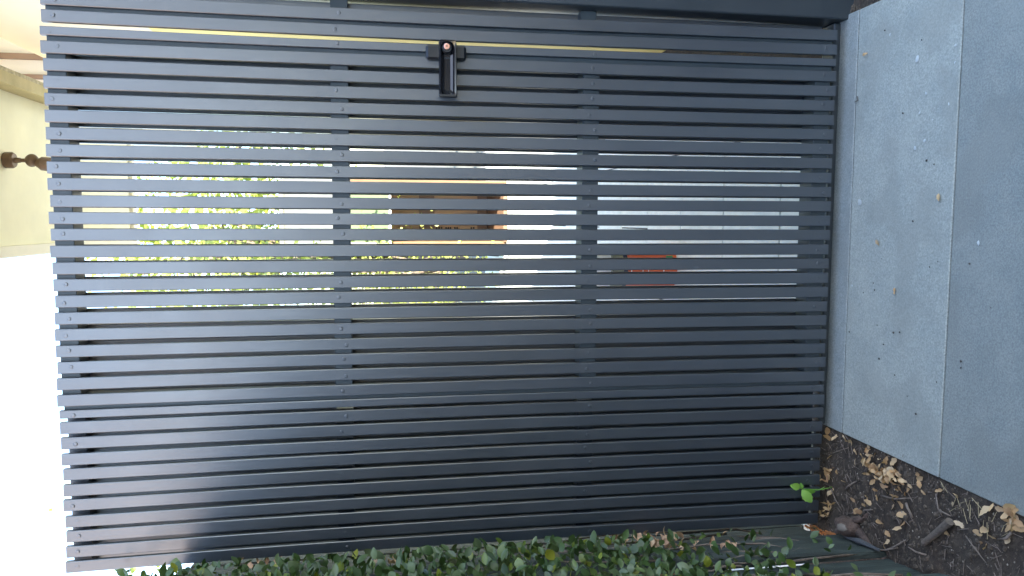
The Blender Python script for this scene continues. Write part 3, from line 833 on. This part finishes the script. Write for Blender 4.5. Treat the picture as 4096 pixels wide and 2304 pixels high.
for (a, b, c) in [((-0.716, -0.12, 0.0), (-0.735, -0.17, 0.0), (-0.750, -0.23, -0.01)), ((-0.70, -0.10, 0.0), (-0.685, -0.13, -0.002), (-0.66, -0.15, -0.012)), ((-0.73, -0.07, 0.0), (-0.75, -0.04, 0.0), (-0.77, -0.01, -0.01))]:
    MB().tube([a, b, c], [0.012, 0.007, 0.003], 7).build('root', M['husk'], stump, smooth=True)

# ------------------------------------------------------------------ behind the gate: house, lamp, shed, plants
M['yellowwall'] = simple('yellow_render', (0.76, 0.63, 0.22), 0.7, 0.1, 3)
M['palepanel'] = simple('pale_tan_panel', (0.30, 0.21, 0.12), 0.6, 0.1, 4)
house = thing('house', (1.2, 3.4, 0.0), 'cream house with yellow soffit behind the top of the gate', 'house')
MB().box(-0.078, 0.555, 0.75, 3.30, 2.652, 2.70).build('soffit', M['soffit'], house)
MB().box(-0.125, -0.0785, 0.72, 3.36, 2.630, 2.80).build('fascia', M['trim'], house, label='cream fascia board along the soffit edge')
MB().box(-0.0780, 0.62, 3.3005, 3.36, 2.632, 2.80).build('fascia', M['trim'], house)
MB().box(-0.125, 0.64, 0.72, 3.36, 2.805, 2.86).build('roof', M['roof'], house)
MB().box(0.5555, 0.60, 0.70, 3.30, 2.56, 2.795).build('beam', M['beam'], house, label='olive rendered beam edging the soffit')
MB().box(0.6005, 0.632, 0.70, 3.25, 2.60, 2.79).build('plaster_edge', M['render'], house, label='rough grey plaster strip along the beam')
MB().box(0.60, 3.4, 3.46, 5.0, 2.62, 3.66).build('wall', M['cream'], house)
for (xa, xb) in ((0.996, 1.030), (0.881, 0.907)):
    MB().box(xa, xb, 3.43, 3.459, 2.63, 3.65).build('batten', M['brownboard'], house)
MB().box(0.5, 3.6, 2.1, 5.2, 3.665, 3.78).build('roof', M['trim'], house)  # deep eave out of view, added to keep the cream wall shaded
MB().box(0.72, 0.90, 0.10, 2.00, 1.955, 2.555).build('wall', M['cream'], house)
MB().box(0.715, 0.90, 0.10, 2.00, -0.05, 1.95).build('wall', M['yellowwall'], house, label='yellow side wall of the house')
for px_ in (3.1,):
    for py_ in (3.6, 4.7): MB().box(px_, px_ + 0.14, py_, py_ + 0.14, -0.08, 2.62).build('post', M['brownboard'], house)

lamp = thing('spotlight', (0.272, 1.714, 2.65), 'bronze spotlight hanging from the yellow soffit', 'lamp')
MB().lathe([(0.030, 0.0), (0.033, 0.004), (0.033, 0.030), (0.028, 0.038), (0.012, 0.040), (0.010, 0.060), (0.0, 0.060)], (0.272, 1.714, 2.6515), (0, 0, -1), 24).build('base', M['bronze'], lamp, smooth=False)
MB().tube([(0.272, 1.714, 2.595), (0.272, 1.714, 2.565)], 0.008, 12).build('stem', M['bronze'], lamp)
MB().lathe([(0.0, -0.024), (0.014, -0.021), (0.024, -0.010), (0.027, 0.0), (0.024, 0.010), (0.014, 0.021), (0.0, 0.024)], (0.272, 1.712, 2.548), (0, 1, 0), 20).build('joint', M['bronze'], lamp, smooth=True)
MB().lathe([(0.015, 0.0), (0.022, 0.012), (0.028, 0.020), (0.030, 0.135), (0.027, 0.135), (0.024, 0.120), (0.0, 0.118)], (0.262, 1.712, 2.532), (-0.10, 0.05, -1), 24).build('lamp_body', M['bronze'], lamp)

shed = thing('garden_shed', (0.6, 5.4, 0.0), 'low open brown shed with white fascia and window band seen through the slats', 'shed')
MB().box(-0.16, 0.34, 6.32, 6.6, -0.05, 1.95).build('wall', M['tanwall'], shed)
MB().box(-0.20, -0.1605, 5.26, 6.6, -0.05, 1.95).build('side_wall', M['brownfence'], shed)
MB().box(0.345, 0.39, 5.26, 6.6, -0.05, 1.95).build('side_wall', M['brownfence'], shed)
MB().box(-0.16, 0.34, 5.22, 6.3195, -0.05, 0.035).build('floor', M['darkwood'], shed)
MB().box(-0.158, 0.34, 6.290, 6.3195, 0.59, 0.747).build('trim_board', M['darkwood'], shed)
MB().box(-0.158, 0.34, 6.290, 6.3195, 0.04, 0.14).build('trim_board', M['darkwood'], shed)
for (xa, xb, za, zb) in ((-0.157, 0.10, 0.142, 0.33), (0.12, 0.339, 0.35, 0.588), (-0.157, 0.3, 0.75, 0.95)):
    MB().box(xa, xb, 6.300, 6.3195, za, zb).build('panel', M['palepanel'], shed)
vent = MB().box(-0.012, 0.012, -0.006, 0.0, -0.007, 0.007)
vent_me = mesh_of('vent_slot', vent.v, vent.f, M['dark'])
for zc in (0.567, 0.541, 0.515, 0.469, 0.446, 0.423, 0.377, 0.354, 0.205, 0.180):
    for xc in (-0.05, 0.07, 0.19, 0.31):
        place('vent_slot', vent_me, shed, (xc, 6.2985, zc))
for (xa, xb) in ((-0.17, 0.16), (0.18, 0.34)):
    w = MB().box(xa, xb, 5.245, 5.2595, 1.066, 1.44).build('window', M['glass'], shed)
    MB().box(xa - 0.009, xb + 0.009, 5.232, 5.2605, 1.047, 1.0655).build('sill', M['white'], w)
    MB().box(xa - 0.0095, xa - 0.0005, 5.235, 5.2595, 1.0665, 1.455).build('frame', M['white'], w)
MB().box(-0.22, 0.40, 5.18, 6.65, 1.462, 1.965).build('fascia', M['whiteband'], shed, label='broad off white fascia band')
MB().box(-0.24, 0.42, 5.15, 6.7, 1.966, 2.0).build('roof', M['trim'], shed)

# boundary fence on the left of the courtyard
bf = thing('boundary_fence', (-1.27, 2.5, 0.0), 'brown timber boundary fence left of the pale courtyard', 'fence')
pl = MB().box(-0.009, 0.009, -0.072, 0.072, -0.05, 1.8, 0.002)
pl_me = mesh_of('paling', pl.v, pl.f, M['brownfence'])
y = 0.30
k = 0
while y < 5.0:
    place('paling', pl_me, bf, (-1.26 - 0.012 * (k % 2), y, 0.0)); y += 0.150; k += 1
for zz in (0.4, 1.4):
    MB().box(-1.335, -1.285, 0.22, 4.95, zz, zz + 0.09).build('rail', M['brownfence'], bf)

# red sack on the court tiles
sack = thing('sack', (-0.155, 1.16, 0.0), 'red plastic sack with olive and white top standing on the pale tiles', 'sack')
def pillow(x0, x1, y0, y1, z0, z1, mat, name, puff):
    v = []; f = []; n, m_ = 8, 8
    for side in (-1, 1):
        for j in range(m_ + 1):
            for i in range(n + 1):
                u, w = i / n, j / m_
                d = (math.sin(math.pi * u) ** 0.6) * puff
                yc = (y0 + y1) / 2
                v.append((x0 + (x1 - x0) * u, yc + side * ((y1 - y0) / 2 * (0.25 + 0.75 * d) + 0.002 * math.sin(9 * u + 13 * w)), z0 + (z1 - z0) * w))
    s = (n + 1) * (m_ + 1)
    for j in range(m_):
        for i in range(n):
            a = j * (n + 1) + i
            f += [(a, a + 1, a + n + 2, a + n + 1), (s + a + 1, s + a, s + a + n + 1, s + a + n + 2)]
    for j in range(m_):
        a = j * (n + 1); f.append((s + a, a, a + n + 1, s + a + n + 1)); a += n; f.append((a, s + a, s + a + n + 1, a + n + 1))
    for i in range(n):
        f.append((i, s + i, s + i + 1, i + 1)[::-1]); a = m_ * (n + 1) + i; f.append((a + 1, s + a + 1, s + a, a)[::-1])
    return MB().add(v, f).build(name, mat, sack, smooth=True)
pillow(-0.235, -0.072, 1.08, 1.24, 0.0, 0.198, M['red'], 'body', 1.0)
pillow(-0.235, -0.072, 1.085, 1.235, 0.1985, 0.214, M['navy'], 'band', 1.0)
pillow(-0.235, -0.072, 1.085, 1.235, 0.2145, 0.258, M['olive'], 'olive_band', 1.0)
pillow(-0.232, -0.076, 1.10, 1.22, 0.2585, 0.318, M['white'], 'top', 0.8)
MB().box(-0.118, -0.100, 1.076, 1.081, 0.022, 0.048).build('printed_leaf', M['green'], sack)
for zz in (0.056, 0.118, 0.140, 0.186):
    MB().box(-0.19, -0.11, 1.0745, 1.079, zz, zz + 0.0025).build('printed_line', M['white'], sack)

def leafy(name, centre, rad, n, label, cat, size, mat, trunk_r, seed, group=None, clumps=26):
    r = random.Random(seed)
    c = Vector(centre)
    t = thing(name, (c.x, c.y, -0.08), label, cat, group)
    tr = MB().tube([(c.x, c.y, -0.1), (c.x + 0.05, c.y, c.z * 0.4), (c.x - 0.03, c.y, c.z)], [trunk_r, trunk_r * 0.7, trunk_r * 0.3], 8)
    cl = []
    for k in range(clumps):
        d = Vector((r.gauss(0, 1), r.gauss(0, 1), r.gauss(0, 1))).normalized() * (r.random() ** 0.4)
        q = c + Vector((d.x * rad[0], d.y * rad[1], d.z * rad[2])); cl.append((q, r.uniform(0.16, 0.34)))
        tr.tube([(c.x, c.y, max(0.0, c.z - rad[2] * 0.7)), (c + q) / 2, q], [trunk_r * 0.35, trunk_r * 0.2, trunk_r * 0.07], 5)
    tr.build('trunk', M['bark'], t)
    g = MB()
    for k in range(n):
        q, s = cl[r.randrange(len(cl))]
        m_ = min(rad) * s * 1.5
        p = q + Vector((r.gauss(0, m_), r.gauss(0, m_), r.gauss(0, m_ * 0.8)))
        a = Vector((r.gauss(0, 1), r.gauss(0, 1), r.gauss(0, 0.7))).normalized(); b = a.orthogonal().normalized()
        b = (b * math.cos(k) + a.cross(b) * math.sin(k))
        L = size * r.uniform(0.6, 1.3); w = L * 0.3
        g.add([p, p + a * L * 0.5 + b * w, p + a * L, p + a * L * 0.5 - b * w], [(0, 1, 2, 3)])
    g.build('crown', mat, t)
    return t
leafy('tree', (-0.5, 9.6, 3.2), (1.5, 1.2, 1.25), 3800, 'sunlit yellow green tree behind the middle of the gate', 'tree', 0.13, M['treeleaf'], 0.13, 1)
leafy('tree', (1.6, 10.2, 3.4), (1.4, 1.2, 1.4), 3000, 'sunlit yellow green tree behind the latch side of the gate', 'tree', 0.13, M['treeleaf'], 0.13, 2)
leafy('tree', (-3.4, 11.0, 3.4), (1.4, 1.2, 1.4), 3000, 'pale green tree behind the left slat panel', 'tree', 0.13, M['treeleaf'], 0.12, 3)
leafy('tree', (-2.75, 3.5, 2.35), (0.75, 0.7, 0.75), 1500, 'small sunlit tree showing above the left panel', 'tree', 0.07, M['treeleaf'], 0.05, 4, clumps=18)
for i, (x, y, z, rr_) in enumerate(((-0.42, 5.35, 1.15, 0.42), (-0.85, 5.2, 0.95, 0.42), (-0.30, 5.75, 1.75, 0.45))):
    leafy('shrub', (x, y, z), (rr_, rr_, z * 0.8), 1900, ('pale green shrub at the left end of the shed', 'low pale green shrub beside the boundary fence', 'tall pale green shrub behind the shed corner')[i], 'shrub', 0.05, M['treeleaf'], 0.03, 10 + i, 'shrubs beside the shed', 18)

# ------------------------------------------------------------------ across the street and next door (out of view; they shade and light the gate)
fh = thing('house', (9.0, -12.5, 0.0), 'two storey grey house across the street behind the viewer', 'house')
MB().box(3.2, 17.0, -16.0, -10.0, -0.08, 8.4).build('wall', M['greywall'], fh)
MB().add([(2.7, -16.4, 8.4), (17.5, -16.4, 8.4), (17.5, -9.6, 8.4), (2.7, -9.6, 8.4), (5.5, -13, 9.6), (14.5, -13, 9.6)], [(0, 3, 2, 1), (0, 1, 5, 4), (2, 3, 4, 5), (1, 2, 5), (3, 0, 4)]).build('roof', M['roof'], fh)
for xw in (4.5, 7.5, 10.5, 13.5):
    for zw in (1.0, 4.6):
        w = MB().box(xw, xw + 1.3, -9.99, -9.96, zw, zw + 1.5).build('window', M['glass'], fh)
        MB().box(xw - 0.06, xw + 1.36, -9.99, -9.93, zw - 0.08, zw - 0.01).build('sill', M['white'], w)
nh = thing('house', (-5.0, -3.5, 0.0), 'unseen pale pink house added next door to throw warm light on the gate', 'house')  # unseen, added so its sunlit pink wall warms the slats
MB().box(-9.0, -3.5, -9.0, 0.2, -0.08, 4.8).build('wall', M['pinkwall'], nh)
MB().add([(-9.4, -9.4, 4.8), (-3.1, -9.4, 4.8), (-3.1, 0.6, 4.8), (-9.4, 0.6, 4.8), (-6.25, -7.0, 6.4), (-6.25, -1.8, 6.4)], [(0, 3, 2, 1), (0, 1, 4), (1, 2, 5, 4), (2, 3, 5), (3, 0, 4, 5)]).build('roof', M['roof'], nh)
for yw in (-7.0, -4.0):
    w = MB().box(-3.499, -3.47, yw, yw + 1.2, 1.2, 2.5).build('window', M['glass'], nh)
    MB().box(-3.499, -3.44, yw - 0.05, yw + 1.25, 1.12, 1.19).build('sill', M['white'], w)

leafy('unseen_hedge', (-3.0, -14.0, 1.5), (6.0, 0.7, 1.6), 4200, 'unseen leafy row added behind the viewer to darken the gate reflections', 'unseen_hedge', 0.30, M['ivy'], 0.10, 40, clumps=60)  # leafy row out of view, added to darken what the slats reflect
